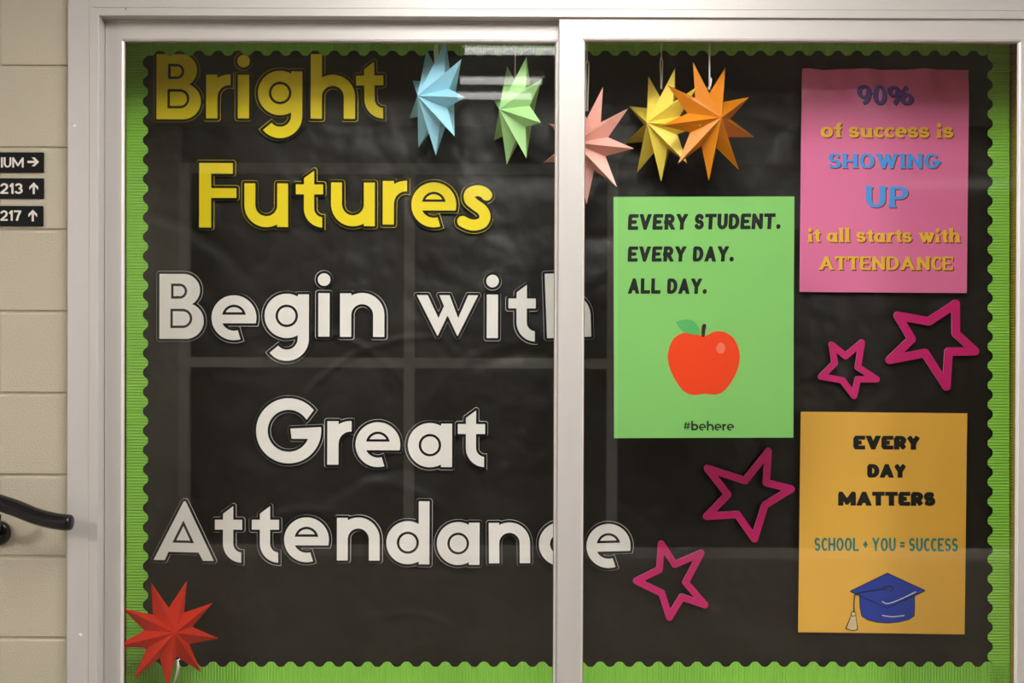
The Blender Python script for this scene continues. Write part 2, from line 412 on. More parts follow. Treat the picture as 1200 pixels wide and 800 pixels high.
# ------------------------------------------------------------------ stroke fonts for print (unit square skeletons)
def Sc(): return arc(.5, .74, .46, .26, 25, 270, 16) + arc(.5, .26, .5, .26, 90, -155, 16)[1:]
SK = {
 'A': (1.0, [[(-.08, -.12), (.5, 1), (1.08, -.12)], [(.2, .28), (.8, .28)]]),
 'C': (.9, [arc(.52, .5, .52, .5, 48, 312, 24)]),
 'D': (.95, [[(0, 0), (0, 1), (.35, 1)] + arc(.4, .5, .6, .5, 90, -90, 16)[1:] + [(-.0, 0)]]),
 'E': (.78, [[(1, 1), (0, 1), (0, 0), (1, 0)], [(.04, .5), (.88, .5)]]),
 'G': (.98, [arc(.52, .5, .52, .5, 48, 330, 24) + [(.98, .45)], [(.6, .45), (1.05, .45)]]),
 'H': (.95, [[(0, 0), (0, 1)], [(1, 0), (1, 1)], [(.04, .5), (.96, .5)]]),
 'I': (.0, [[(.5, 0), (.5, 1)]]),
 'L': (.75, [[(0, 1), (0, 0), (1, 0)]]),
 'M': (1.5, [[(0, 0), (0, 1), (.5, .15), (1, 1), (1, 0)]]),
 'N': (.95, [[(0, 0), (0, 1), (1, 0), (1, 1)]]),
 'O': (1.0, [arc(.5, .5, .5, .5, 0, 360, 32)]),
 'P': (.85, [[(0, 0), (0, 1), (.5, 1)] + arc(.5, .72, .5, .28, 90, -90, 12)[1:] + [(0, .44)]]),
 'R': (.88, [[(0, 0), (0, 1), (.5, 1)] + arc(.5, .74, .45, .26, 90, -90, 12)[1:] + [(0, .48)], [(.45, .48), (1.06, -.1)]]),
 'S': (.78, [Sc()]),
 'T': (.85, [[(0, 1), (1, 1)], [(.5, 1), (.5, 0)]]),
 'U': (.9, [[(0, 1), (0, .38)] + arc(.5, .38, .5, .38, 180, 360, 16)[1:-1] + [(1, .38), (1, 1)]]),
 'V': (1.0, [[(-.06, 1.12), (.5, 0), (1.06, 1.12)]]),
 'W': (1.45, [[(-.03, 1.12), (.26, 0), (.5, 1.0), (.74, 0), (1.03, 1.12)]]),
 'Y': (.95, [[(-.08, 1.12), (.5, .45), (1.08, 1.12)], [(.5, .45), (.5, 0)]]),
 '0': (.8, [arc(.5, .5, .5, .5, 0, 360, 28)]),
 '1': (.4, [[(0, .74), (.35, .80), (.75, 1)], [(.9, 1), (.9, 0)]]),
 '2': (.8, [arc(.5, .72, .48, .28, 170, -20, 14) + [(.8, .45), (.1, .08), (0, 0), (1, 0)]]),
 '3': (.8, [arc(.48, .755, .44, .245, 165, -90, 14), arc(.48, .26, .52, .26, 90, -165, 14)]),
 '7': (.8, [[(0, 1), (1, 1), (.62, .55), (.38, 0)]]),
 '9': (.85, [arc(.5, .68, .5, .32, 0, 360, 22), [(1, .68)] + arc(.35, .62, .65, .62, 0, -85, 10)]),
 '%': (1.75, [arc(.2, .74, .2, .26, 0, 360, 18), arc(.8, .26, .2, .26, 0, 360, 18), [(.22, -.02), (.8, 1.02)]]),
 '+': (.5, [[(0, .5), (1, .5)], [(.5, .22), (.5, .78)]]),
 '=': (.5, [[(0, .64), (1, .64)], [(0, .36), (1, .36)]]),
 '.': (.0, [[(.5, -.02), (.5, .02)]]),
 'o': (.75, [arc(.5, .33, .5, .33, 0, 360, 24)]),
 'c': (.68, [arc(.52, .33, .52, .33, 50, 310, 20)]),
 'e': (.72, [[(0.02, .36), (.96, .36)] + arc(.5, .33, .48, .33, 8, 305, 22)]),
 's': (.60, [[(a, b * .66) for a, b in Sc()]]),
 'u': (.80, [[(0.1, .66), (.1, .24)] + arc(.48, .24, .38, .24, 180, 350, 10)[1:], [(.88, .66), (.88, 0)]]),
 'f': (.55, [[(.4, 0), (.4, .78)] + arc(.72, .78, .32, .22, 180, 60, 8)[1:], [(.0, .64), (.9, .64)]]),
 'i': (.15, [[(.5, 0), (.5, .56)], [(.5, .90), (.5, .94)]]),
 't': (.5, [[(.4, .92), (.4, .2)] + arc(.7, .2, .3, .2, 180, 300, 8)[1:], [(.0, .64), (.95, .64)]]),
 'a': (.78, [arc(.42, .30, .42, .30, 0, 360, 20), [(.88, .66), (.88, 0)]]),
 'l': (.15, [[(.5, 0), (.5, 1)]]),
 'r': (.55, [[(.2, 0), (.2, .66)], [(.2, .35)] + arc(.75, .38, .45, .26, 170, 60, 8)]),
 'w': (1.15, [[(0, .70), (.27, 0), (.5, .62), (.73, 0), (1, .70)]]),
 'h': (.82, [[(.1, 0), (.1, 1)], [(.1, .38)] + arc(.5, .38, .38, .27, 170, 0, 10) + [(.88, 0)]]),
}
FONTS = {   # wf: width factor, tv/th: half thickness of upright / level strokes, sx/st: serif reach and half thickness (all of cap height)
 'sign':  dict(wf=.66, tv=.098, th=.085, gap=.09, sp=.3),
 'brush': dict(wf=.52, tv=.138, th=.115, gap=.07, sp=.42, jit=.018, caps=True),
 'bebas': dict(wf=.42, tv=.082, th=.078, gap=.085, sp=.26),
 'fat':   dict(wf=.66, tv=.215, th=.145, gap=.045, sp=.3),
 'serif': dict(wf=.78, tv=.140, th=.065, gap=.075, sp=.40, sx=.06, st=.050),
 'serlc': dict(wf=.80, tv=.138, th=.075, gap=.07, sp=.42, sx=.06, st=.05),
}
_gc = {}
def glyph(font, ch):
    if (font, ch) in _gc: return _gc[(font, ch)]
    F = FONTS[font]; wr, lines = SK[ch]
    tv, th = F['tv'], F['th']; Wd = wr * F['wf'] + 2 * tv
    tt = lambda e: th + (tv - th) * min(1.0, abs(e[1])) ** 1.5
    mp = lambda p: (tv + p[0] * (Wd - 2 * tv), th + p[1] * (1 - 2 * th))
    fs = []; rr = random.Random(ord(ch) * 7)
    for L in lines:
        pts = [mp(p) for p in L]
        if F.get('jit'): pts = [(x + rr.uniform(-1, 1) * F['jit'], y) for x, y in pts] if len(pts) < 6 else pts
        closed = math.hypot(pts[0][0] - pts[-1][0], pts[0][1] - pts[-1][1]) < 1e-4 and len(pts) > 5
        if closed: fs.append(s_line(pts[:-1], tt, True)); continue
        if ch in '.i' and len(L) == 2 and abs(L[0][1] - L[1][1]) < .1:
            r = tv * 1.15; x, y = mp(L[0]); y = max(y, r) if ch == '.' else y
            fs.append(s_disc(x, y, r)); continue
        # square ends: lengthen each free end
        for idx, nxt in ((0, 1), (-1, -2)):
            a = np.array(pts[idx]); b = np.array(pts[nxt]); e = (a - b) / max(1e-9, math.hypot(*(a - b)))
            u, v = L[idx]
            ext = th if (abs(e[1]) > .9 and (v <= .01 or v >= .99)) else (tv if (abs(e[0]) > .9 and (u <= .01 or u >= .99)) else 0)
            pts[idx] = tuple(a + e * ext)
            if F.get('sx'):
                x, y = pts[idx]
                if abs(e[1]) > .85 and ch not in '%':
                    yy = (F['st'] if y < .3 else y - F['st'])
                    if y < .15 or y > .9 or abs(y - .66) < .08 or ch in 'AVWY':
                        top = y > .3; yy = (min(y, 1) if top else max(0, y)) + (-F['st'] if top else F['st'])
                        lc = ch in 'iurhlaw' and top
                        fs.append(s_box(x - tv - F['sx'], yy - F['st'], x + (tv * .6 if lc else tv + F['sx']), yy + F['st']))
                elif abs(e[0]) > .85 and ch in 'ETLF' :
                    dn = y > .5
                    hh = .17 if abs(y - .5) > .25 else .08
                    s_ = 1 if e[0] > 0 else -1
                    x_ = x - s_ * F['st'] * 1.1
                    y0, y1 = (y - hh - th, y + th) if dn and abs(y - .5) > .25 else ((y - th, y + hh + th) if abs(y - .5) > .25 else (y - hh, y + hh))
                    fs.append(s_box(x_ - F['st'] * 1.1, y0, x_ + F['st'] * 1.1, y1))
                elif ch in 'CGSsc' :
                    fs.append(s_disc(x, y, tv * .62) if ch in 'sc' else s_box(x - F['st'] * 1.3, y - .10 , x + F['st'] * 1.3, y + .10))
        fs.append(s_line(pts, tt, False, 'caps' if F.get('caps') else True))
    sx = F.get('sx', 0)
    f = U(*fs); f = I(f, s_box(-sx - .05, 0, Wd + sx + .05, 1.0)) if ch not in '+=' else f
    lo = contours(f, (-sx - .06, -.02, Wd + sx + .06, 1.02), 0.022, 0.004)
    mn = min(p[0] for l in lo for p in l); mxx = max(p[0] for l in lo for p in l)
    lo = [[(p[0] - mn, p[1]) for p in l] for l in lo]; Wd = mxx - mn
    _gc[(font, ch)] = (lo, Wd, 0)
    return _gc[(font, ch)]
def line_groups(font, text, x0, x1, y0, y1, shear=0.0, slope=0.0):
    """glyph loops laid out in a local px box: x0..x1, baseline y0 (up), cap height y1-y0"""
    F = FONTS[font]; cur = 0; raw = []
    for ch in text:
        if ch == ' ': cur += F['sp']; continue
        lo, wd, sx = glyph(font, ch); cur += sx * .6
        raw.append((cur, lo)); cur += wd + sx * .6 + F['gap']
    cur -= F['gap']; sc = (x1 - x0) / cur; h = y1 - y0
    return [[[(x0 + (p[0] + c) * sc + shear * p[1] * h, y0 + p[1] * h + slope * (p[0] + c) * sc) for p in l] for l in lo] for c, lo in raw]

# ================================================================== SETTING
YB = 0.27                                  # back board plane of the display case
ZC = 2.75                                  # ceiling
HX0, HX1, HY = -4.5, 4.5, -3.9             # corridor ends and opposite wall
fy = -0.02                                 # face of the case frame
FX0, FX1 = PX(78.5, fy), PX(1262, fy)
FZ1, FZ0 = PZ(-22, fy), PZ(884, fy)
IX0, IX1 = PX(115, fy), PX(1228, fy)
IZ1, IZ0 = PZ(19.8, fy), PZ(846, fy)

M_floor = mat('vinyl_floor', (0.17, 0.14, 0.11), 0.35, var=0.12, vscale=8)
M_ceil = mat('ceiling_tile', (0.42, 0.41, 0.39), 0.9, bump=0.2, bscale=150)
M_wall = mat('painted_wall', (0.30, 0.275, 0.235), 0.6)
f_ = box('floor', HX0, HX1, HY, 0, -0.05, 0, M_floor); tag(f_, kind='structure')
c_ = box('ceiling', HX0, HX1, HY, 0, ZC, ZC + 0.05, M_ceil); tag(c_, kind='structure')
for nm, x0, x1 in (('wall_left', HX0 - .1, HX0), ('wall_right', HX1, HX1 + .1)):
    tag(box(nm, x0, x1, HY, 0.0, 0, ZC, M_wall), kind='structure')
wb = box('wall_back', HX0, HX1, HY - .12, HY - .02, 0, ZC, M_wall); tag(wb, kind='structure')

# front wall: mortar bed with an opening, and every block a piece of its own
OX0, OX1, OZ0, OZ1 = PX(148, YB) - .012, PX(1183, YB) + .012, PZ(833, YB) - .012, PZ(38, YB) + .012
wf = empty('wall_front'); tag(wf, kind='structure')
bm = bmesh.new(); rec = 0.0048
wx0, wx1, wz0, wz1 = FX0 + .01, FX1 - .01, FZ0 + .01, FZ1 - .01
box_bm(bm, HX0, wx0, rec, .2, 0, ZC); box_bm(bm, wx1, HX1, rec, .2, 0, ZC)
box_bm(bm, wx0, wx1, rec, .2, 0, wz0); box_bm(bm, wx0, wx1, rec, .2, wz1, ZC)
bm_obj('mortar', bm, M_block, wf)
BH, BW, J = 0.2033, 0.4064, 0.0034
zj = P(40, 365.5, 0).z; xj = P(-1.5, 125, 0).x
bcache = {}
def block_mesh(wd, ht):
    key = (round(wd, 3), round(ht, 3))
    if key not in bcache:
        b_ = bmesh.new(); box_bm(b_, -wd / 2, wd / 2, 0, 0.02, -ht / 2, ht / 2, 0.0032)
        bmesh.ops.recalc_face_normals(b_, faces=b_.faces)
        me = bpy.data.meshes.new('block'); b_.to_mesh(me); b_.free(); me.materials.append(M_block); bcache[key] = me
    return bcache[key]
n0 = -int(zj / BH) - 1
for r in range(n0, 14):
    z0 = zj + r * BH; z1 = z0 + BH; z0 = max(z0, 0); z1 = min(z1, ZC)
    if z1 - z0 < .03: continue
    off = 0 if r % 2 == 1 else BW / 2      # row between y=78 and y=173 has its joint at the picture's left edge
    for c in range(-13, 14):
        x0 = xj + off + c * BW; x1 = x0 + BW; x0 = max(x0, HX0); x1 = min(x1, HX1)
        if x1 - x0 < .03: continue
        segs = [(x0, x1, z0, z1)]
        if x1 > wx0 and x0 < wx1 and z1 > wz0 and z0 < wz1:
            segs = []
            if x0 < wx0 - .02: segs.append((x0, wx0, z0, z1))
            elif x1 > wx1 + .02: segs.append((wx1, x1, z0, z1))
            elif z0 < wz0 - .02: segs.append((x0, x1, z0, wz0))
            elif z1 > wz1 + .02: segs.append((x0, x1, wz1, z1))
        for a, b, d, e in segs:
            o = bpy.data.objects.new('block', block_mesh(b - a - 2 * J, e - d - 2 * J)); C.objects.link(o); o.parent = wf
            o.location = ((a + b) / 2, random.uniform(-.0006, .0006), (d + e) / 2)

# ------------------------------------------------------------------ corridor behind the photographer (seen only as reflections)
M_mull = mat('storefront_frame', (0.50, 0.47, 0.44), 0.5)
M_dark = mat('dark_room', (0.03, 0.03, 0.032), 0.7)
M_dpane = mat('dark_pane', (0.012, 0.012, 0.014), 0.08)
def mirror(px): return (px - 600) / FPX * (2.5 + 3.9)
st = empty('window_1', (0, HY, 0)); tag(st, kind='structure')
vx = [mirror(p) for p in (215, 479, 717, 1300)]
mw = 0.032
for x in vx: box('mullion', x - mw, x + mw, -0.02, .05, 0, 2.5, M_mull, st)
for z in (0.0, 1.20, 2.44):
    for a, b in list(zip(vx, vx[1:]))[:(3 if z == 0 else 2)]: box('transom', a + mw, b - mw, -0.015, .045, z, z + .064, M_mull, st)
box('pane', vx[2] + mw, vx[3] - mw, 0.0, .008, .064, 2.504, M_dpane, st)
for z, z2 in ((.064, 1.20), (1.264, 2.44)):
    for a, b in list(zip(vx, vx[1:]))[:2]: box('pane', a + mw, b - mw, 0.0, .008, z, z2, M_dpane, st)
for o in list(st.children): pass
# dark header above the glazing
box('header_panel', vx[0] - mw, vx[-1] + mw, -0.018, .0, 2.504, ZC, M_dark, st)

M_diff = mat('lamp_diffuser', (0.9, 0.9, 0.88), 0.5, var=0, emit=KEY)
M_near = mat('lamp_diffuser_near', (0.9, 0.9, 0.88), 0.5, var=0, emit=NEAR)
M_far_fill = mat('added_fill_diffuser', (0.9, 0.9, 0.88), 0.5, var=0, emit=FAR_FILL)  # unseen fill, added to brighten the inside of the case
M_tube = mat('lamp_tube', (0.9, 0.9, 0.88), 0.5, var=0, emit=TUBE)
M_lampbody = mat('lamp_housing', (0.7, 0.7, 0.68), 0.5)
for i, (x, y, wx, wy) in enumerate([(0.15, -1.64, .6, .29), (0.15, -1.00, .6, .29), (-3.85, -1.62, .55, .3), (3.85, -1.62, .55, .3), (-3.85, -2.95, .55, .3), (3.85, -2.95, .55, .3)]):  # last pair is added unseen fill; closer one by the case softens header shadow
    t = empty('ceiling_light', (x, y, ZC)); tag(t, ['flat rectangular ceiling light above the photographer, the farther of a pair by the case', 'flat ceiling light added nearest to the display case to soften shadow, the closer of a pair', 'flat rectangular ceiling light over the corridor left of the case', 'flat rectangular ceiling light over the corridor right of the case', 'added fill light panel on the ceiling near the opposite wall on the left', 'added fill light panel on the ceiling near the opposite wall on the right'][i], 'ceiling light', 'flat lights along the corridor ceiling')
    for a, b, c, d in ((-wx - .03, -wx, -wy - .03, wy + .03), (wx, wx + .03, -wy - .03, wy + .03), (-wx, wx, -wy - .03, -wy), (-wx, wx, wy, wy + .03)):
        box('frame', a, b, c, d, -.022, -.001, M_lampbody, t)
    box('diffuser', -wx, wx, -wy, wy, -.014, -.004, M_near if i < 2 else (M_diff if i < 4 else M_far_fill), t)
h_ = ZC - CAM.z
for i, (py, xa, xb) in enumerate([(62, 543, 650), (98, 538, 634), (116, 535, 622)]):
    T = (h_ - .05) * FPX / (400 - py); y = -(T - 2.5)
    x0, x1 = (xa - 600) / FPX * T, (xb - 600) / FPX * T
    t = empty('tube_light', ((x0 + x1) / 2, y, ZC)); tag(t, ['short tube light on the ceiling behind the photographer, nearest to the case', 'short tube light on the ceiling behind the photographer, middle one of three', 'short tube light on the ceiling behind the photographer, farthest from the case'][i], 'ceiling light', 'short tube lights behind the photographer')
    L_ = (x1 - x0) / 2
    box('housing', -L_ - .02, L_ + .02, -.03, .03, -.03, -.001, M_lampbody, t)
    bm = bmesh.new(); tube_bm(bm, [(-L_, 0, -.048), (L_, 0, -.048)], .016, 12); bm_obj('tube', bm, M_tube, t)

# ================================================================== DISPLAY CASE
dc = empty('display_case', ((FX0 + FX1) / 2, 0, FZ0)); tag(dc, 'wide wall-mounted glass display case with a pale aluminium frame and sliding doors', 'display case')
dc_off = Vector(dc.location)
def keep(o):                    # child built in world coordinates
    o.parent = dc; o.location = -dc_off; return o
g = 0.0006
def notched(u0, u1, un, yb, s=1):
    """frame profile from outer edge u0 to inner edge u1 with a fine groove at un"""
    d = 1 if u1 > u0 else -1
    return [(u0, fy + .002), (u0 + d * .002, fy), (un - d * g, fy), (un, fy + .0014), (un + d * g, fy), (u1 - d * .0012, fy), (u1, fy + .0012), (u1, yb), (u0, yb)]
FYB = 0.060
sx = (FZ1 - IZ1) / (IX0 - FX0)      # mitre slopes
kk = .0003
keep(prism('jamb', notched(FX0, IX0, PX(104, fy), FYB), 'z', lambda u: IZ0 - (IX0 - u) * (IZ0 - FZ0) / (IX0 - FX0) + kk, lambda u: IZ1 + (IX0 - u) * sx - kk, M_alu))
keep(prism('jamb', notched(FX1, IX1, PX(1238, fy), FYB), 'z', lambda u: IZ0 - (u - IX1) * (IZ0 - FZ0) / (FX1 - IX1) + kk, lambda u: IZ1 + (u - IX1) * (FZ1 - IZ1) / (FX1 - IX1) - kk, M_alu))
keep(prism('header', notched(FZ1, IZ1, PZ(10.4, fy), FYB), 'x', lambda u: IX0 - (u - IZ1) / sx + kk, lambda u: IX1 + (u - IZ1) * (FX1 - IX1) / (FZ1 - IZ1) - kk, M_alu_h))
keep(prism('sill', notched(FZ0, IZ0, PZ(858, fy), FYB), 'x', lambda u: IX0 - (IZ0 - u) * (IX0 - FX0) / (IZ0 - FZ0) + kk, lambda u: IX1 + (IZ0 - u) * (FX1 - IX1) / (IZ0 - FZ0) - kk, M_alu_h))
# track rib between the two doors, in the header and sill
keep(box('track', IX0, IX1, .0115, .0145, IZ1 - .006, IZ1 - .0003, M_alu_h)); keep(box('track', IX0, IX1, .0115, .0145, IZ0 + .0003, IZ0 + .006, M_alu_h))
# carcass
bx0, bx1, bz0, bz1 = OX0 + .012, OX1 - .012, OZ0 + .012, OZ1 - .012
keep(box('back_panel', bx0 - .01, bx1 + .01, YB + .006, YB + .016, bz0 - .01, bz1 + .01, M_tan))
keep(box('top_panel', bx0 - .01, bx1 + .01, FYB + .0003, YB + .0055, bz1, bz1 + .01, M_tan))
keep(box('bottom_panel', bx0 - .01, bx1 + .01, FYB + .0003, YB + .0055, bz0 - .01, bz0, M_tan))
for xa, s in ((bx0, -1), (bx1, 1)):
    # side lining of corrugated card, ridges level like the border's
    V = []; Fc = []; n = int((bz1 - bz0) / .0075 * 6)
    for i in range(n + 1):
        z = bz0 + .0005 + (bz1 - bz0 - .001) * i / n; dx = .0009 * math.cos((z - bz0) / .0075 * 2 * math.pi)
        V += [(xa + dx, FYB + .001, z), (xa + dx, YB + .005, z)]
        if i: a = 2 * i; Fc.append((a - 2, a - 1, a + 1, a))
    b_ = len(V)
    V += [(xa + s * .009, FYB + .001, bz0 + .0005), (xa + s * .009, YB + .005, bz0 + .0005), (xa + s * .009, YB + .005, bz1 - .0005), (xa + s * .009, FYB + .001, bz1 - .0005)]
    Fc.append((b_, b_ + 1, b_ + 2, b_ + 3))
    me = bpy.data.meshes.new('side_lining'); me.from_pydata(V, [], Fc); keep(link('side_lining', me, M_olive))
# flange strip that closes the gap between frame and carcass
keep(box('closing_strip', wx0, bx0 - .0095, FYB + .0003, FYB + .004, bz0, bz1, M_alu)) if bx0 - .0095 > wx0 else None
keep(box('closing_strip', bx1 + .0095, wx1, FYB + .0003, FYB + .004, bz0, bz1, M_alu)) if bx1 + .0095 < wx1 else None

for px_, py_, w_, h_c, m_ in ((87.5, 147, 2.2, 1.6, 'chip'), (94.5, 743, 2.6, 1.9, 'chip'), (147.5, 10.5, .9, 1.6, 'nick'), (84.5, 144.5, 1.0, .5, 'nick')):
    q = P(px_, py_, fy); rr = random.Random(int(px_)); kf = K(fy)
    pl = [(math.cos(t) * w_ * rr.uniform(.6, 1.1), math.sin(t) * h_c * rr.uniform(.6, 1.1)) for t in [k_ * .785 for k_ in range(8)]]
    o = flat('paint_chip' if m_ == 'chip' else 'nick', [[pl]], kf, mat('bare_chip', (.85, .83, .80), .6) if m_ == 'chip' else M_gasket, None, 0, .0002)
    o.parent = dc; o.location = Vector((q.x, fy - .0003, q.z)) - dc_off
# sliding doors
def door(name, label, yf, x0, x1, z0, z1, il, ir, it, ib):
    """yf: face plane; x0..x1,z0..z1 outer edges; il/ir/it/ib clear opening of the glass"""
    d = empty(name, ((x0 + x1) / 2, yf, z0)); tag(d, label, 'sliding door', 'sliding glass doors of the display case')
    off = -Vector(d.location); yb = yf + .020; bd = .0050
    def kp(o, par=d):
        o.parent = par; o.location = off; return o
    def prof(uo, ui):      # outer -> inner, with a rounded bead stepping back to the glass
        s = 1 if ui > uo else -1; e = ui - s * bd
        return [(uo, yf + .001), (uo + s * .001, yf), (e - s * .0008, yf), (e, yf + .0008), (e, yb), (uo, yb)]
    def beadp(ui, uo):
        s = 1 if ui > uo else -1; e = ui - s * bd
        return [(e, yf + .0012), (e + s * .0016, yf + .0012), (e + s * .0038, yf + .003), (ui, yf + .0085), (ui, yf + .0095), (e, yf + .0095)]
    parts = []
    ml = lambda u: z0 + (u - x0) * (ib - z0) / (il - x0); mlt = lambda u: z1 - (u - x0) * (z1 - it) / (il - x0)
    mr = lambda u: z0 + (x1 - u) * (ib - z0) / (x1 - ir); mrt = lambda u: z1 - (x1 - u) * (z1 - it) / (x1 - ir)
    s1 = kp(prism('stile', prof(x0, il), 'z', ml, mlt, M_alu)); s2 = kp(prism('stile', prof(x1, ir), 'z', mr, mrt, M_alu))
    r1 = kp(prism('rail', prof(z1, it), 'x', lambda u: x0 + (z1 - u) * (il - x0) / (z1 - it), lambda u: x1 - (z1 - u) * (x1 - ir) / (z1 - it), M_alu_h))
    r2 = kp(prism('rail', prof(z0, ib), 'x', lambda u: x0 + (u - z0) * (il - x0) / (ib - z0), lambda u: x1 - (u - z0) * (x1 - ir) / (ib - z0), M_alu_h))
    for o in (prism('bead', beadp(il, x0), 'z', lambda u: ib, lambda u: it, M_bead),): o.parent = s1
    for o in (prism('bead', beadp(ir, x1), 'z', lambda u: ib, lambda u: it, M_bead),): o.parent = s2
    for o in (prism('bead', beadp(it, z1), 'x', lambda u: il - bd, lambda u: ir + bd, M_alu_h),): o.parent = r1
    for o in (prism('bead', beadp(ib, z0), 'x', lambda u: il - bd, lambda u: ir + bd, M_alu_h),): o.parent = r2
    yg = yf + .0100
    for q, (a, b, c, e) in {s1: (il - .003, il + .0016, ib, it), s2: (ir - .0016, ir + .003, ib, it), r1: (il, ir, it - .0022, it + .002), r2: (il, ir, ib - .002, ib + .0018)}.items():
        o = box('gasket', a, b, yg - .0004, yg + .0002, c, e, M_gasket); o.parent = q
    kp(box('glass_pane', il - .004, ir + .004, yg + .0006, yg + .0056, ib - .004, it + .004, M_glass))
    return d
yr, yl = -.012, .017
door('sliding_glass_door', 'right glass door of the display case, in front with its stile down the middle', yr,
     PX(654, yr), PX(1227, yr), IZ0 + .004, IZ1 + .004, PX(684.4, yr), PX(1192.5, yr), PZ(48.3, yr, 940), PZ(824, yr))
door('sliding_glass_door', 'left glass door of the display case, set back, in front of the large words', yl,
     IX0 + .001, PX(683, yl), IZ0 + .004, IZ1 + .004, PX(144.2, yl), PX(649.8, yl), PZ(48.6, yl, 400), PZ(824, yl))

# ------------------------------------------------------------------ dark backing paper
px0, px1, pz0, pz1 = PX(158, YB), PX(1174, YB), PZ(815, YB), PZ(44, YB)
rnd = random.Random(3)
folds = []
for i in range(46):
    x = rnd.uniform(px0, px1); z = rnd.uniform(pz0, pz1); a = rnd.uniform(-.5, .5) + (math.pi * .15 if rnd.random() < .5 else -.2)
    folds.append((x, z, math.cos(a), math.sin(a), rnd.uniform(.06, .24), rnd.uniform(.008, .026), rnd.uniform(-1, 1) * .0065))
def paper_y(x, z):
    d = .0012 * noise.noise(Vector((x * 3, 1.3, z * 5))) + .0006 * noise.noise(Vector((x * 9, 4.1, z * 14)))
    for fx, fz, c, s, L_, w_, am in folds:
        u = (x - fx) * c + (z - fz) * s; v = -(x - fx) * s + (z - fz) * c + .25 * u * u / L_
        if abs(u) < 2 * L_ and abs(v) < 3 * w_: d += am * math.exp(-(u / L_) ** 2 - (v / w_) ** 2)
    return d
nx, nz = 300, 220; V = []; Fc = []
for j in range(nz + 1):
    for i in range(nx + 1):
        x = px0 + (px1 - px0) * i / nx; z = pz0 + (pz1 - pz0) * j / nz
        V.append((x, .2678 + max(-.0066, min(.0065, paper_y(x, z))), z))
        if i and j: a = j * (nx + 1) + i; Fc.append((a - nx - 2, a - nx - 1, a, a - 1))
me = bpy.data.meshes.new('backing_paper'); me.from_pydata(V, [], Fc)
for p in me.polygons: p.use_smooth = True
bp = link('backing_paper', me, M_paper); tag(bp, 'large sheet of creased black paper covering the back of the display case', 'paper')

# ------------------------------------------------------------------ green scalloped corrugated borders
def border(label, horizontal, a0, a1, outer, inner, phase, sgn, per=22.7, amp=3.0):
    """runs from a0 to a1 (px); outer: straight edge px; inner: middle of the scalloped edge px; sgn: +1 if inner > outer"""
    y0 = .2560; k = K(y0); n = int((a1 - a0) * 2.4); V = []; Fc = []; rows = 5
    for i in range(n + 1):
        s = a0 + (a1 - a0) * i / n
        ph = (s - phase) / per * 2 * math.pi
        wv = 1.12 * (math.cos(ph) - .10 * math.cos(3 * ph))
        e = inner + sgn * amp * wv
        cc = max(0.0, math.cos(s / 3.45 * 2 * math.pi)); yy = y0 + .0004 - .0019 * cc ** 1.5
        for j in range(rows):
            t = outer + (e - outer) * j / (rows - 1)
            q = P(s, t, yy) if horizontal else P(t, s, yy)
            V.append((q.x, yy, q.z))
        for j in range(rows):
            v = V[-rows]; V.append((v[0], v[1] + .0011, v[2]))
        if i:
            o = i * 2 * rows; p = o - 2 * rows
            for j in range(rows - 1):
                Fc.append((p + j, p + j + 1, o + j + 1, o + j)); Fc.append((p + rows + j + 1, p + rows + j, o + rows + j, o + rows + j + 1))
            Fc.append((p, o, o + rows, p + rows)); Fc.append((p + rows - 1, p + 2 * rows - 1, o + 2 * rows - 1, o + rows - 1))
    me = bpy.data.meshes.new('scalloped_border'); me.from_pydata(V, [], Fc)
    bm = bmesh.new(); bm.from_mesh(me); bmesh.ops.recalc_face_normals(bm, faces=bm.faces); bm.to_mesh(me); bm.free()
    o = link('scalloped_border', me, M_green)
    return tag(o, label, 'border', 'green scalloped borders around the board')
border('green scalloped corrugated border strip up the left side of the board', False, 42, 829, 148.2, 170.3, 62 + 11.3 + 11.3, 1)
border('green scalloped corrugated border strip up the right side of the board', False, 42, 829, 1183, 1160.5, 88, -1)
border('green scalloped corrugated border strip along the top of the board', True, 166, 1166, 41.5, 62.2, 198.8, 1)
border('green scalloped corrugated border strip along the bottom of the board', True, 150.5, 1182, 829, 778.2, 249.4, -1)

# ------------------------------------------------------------------ cut-out letters
def letter(ch, word, pos, left, base, col, rot=0.0, sx_=1.0, sy_=1.0, place=''):
    y = .2590; k = K(y); lay = big_layers(ch); M = M_yel if col == 'yellow' else M_white
    p = P(left, base, y)
    r = empty('cut_out_letter', (p.x, y, p.z), (0, -rot, 0))
    r.scale = (sx_, 1, sy_)
    ordn = ['first', 'second', 'third', 'fourth', 'fifth', 'sixth', 'seventh', 'eighth', 'ninth', 'tenth'][pos]
    case = 'capital' if ch.isupper() else 'small'
    tag(r, f'{col} black-outlined {case} letter {ch}, {ordn} in the word {word}{place}', 'letter', f'letters of the word {word}')
    rr = random.Random(hash((word, pos)) & 0xffff if False else ord(word[0]) * 31 + pos * 17)
    dx, dy = rr.uniform(-.3, .3), rr.uniform(-.3, .3)
    q = lambda L, a, b: [[[(x + a, z + b) for x, z in l] for l in L]]
    flat('card', q(lay['card'], dx, dy), k, M, r, 0.0, .0008)
    o = flat('outline', q(lay['line'], 0, 0), k, M_black, r, -.0003, .0002); o['label'] = 'black printed outline'
    flat('letter_face', [lay['face']], k, M, r, -.0006, .0002)
    if 'dot' in lay: flat('dot', [lay['dot']], k, M, r, -.0006, .0002)
    return r
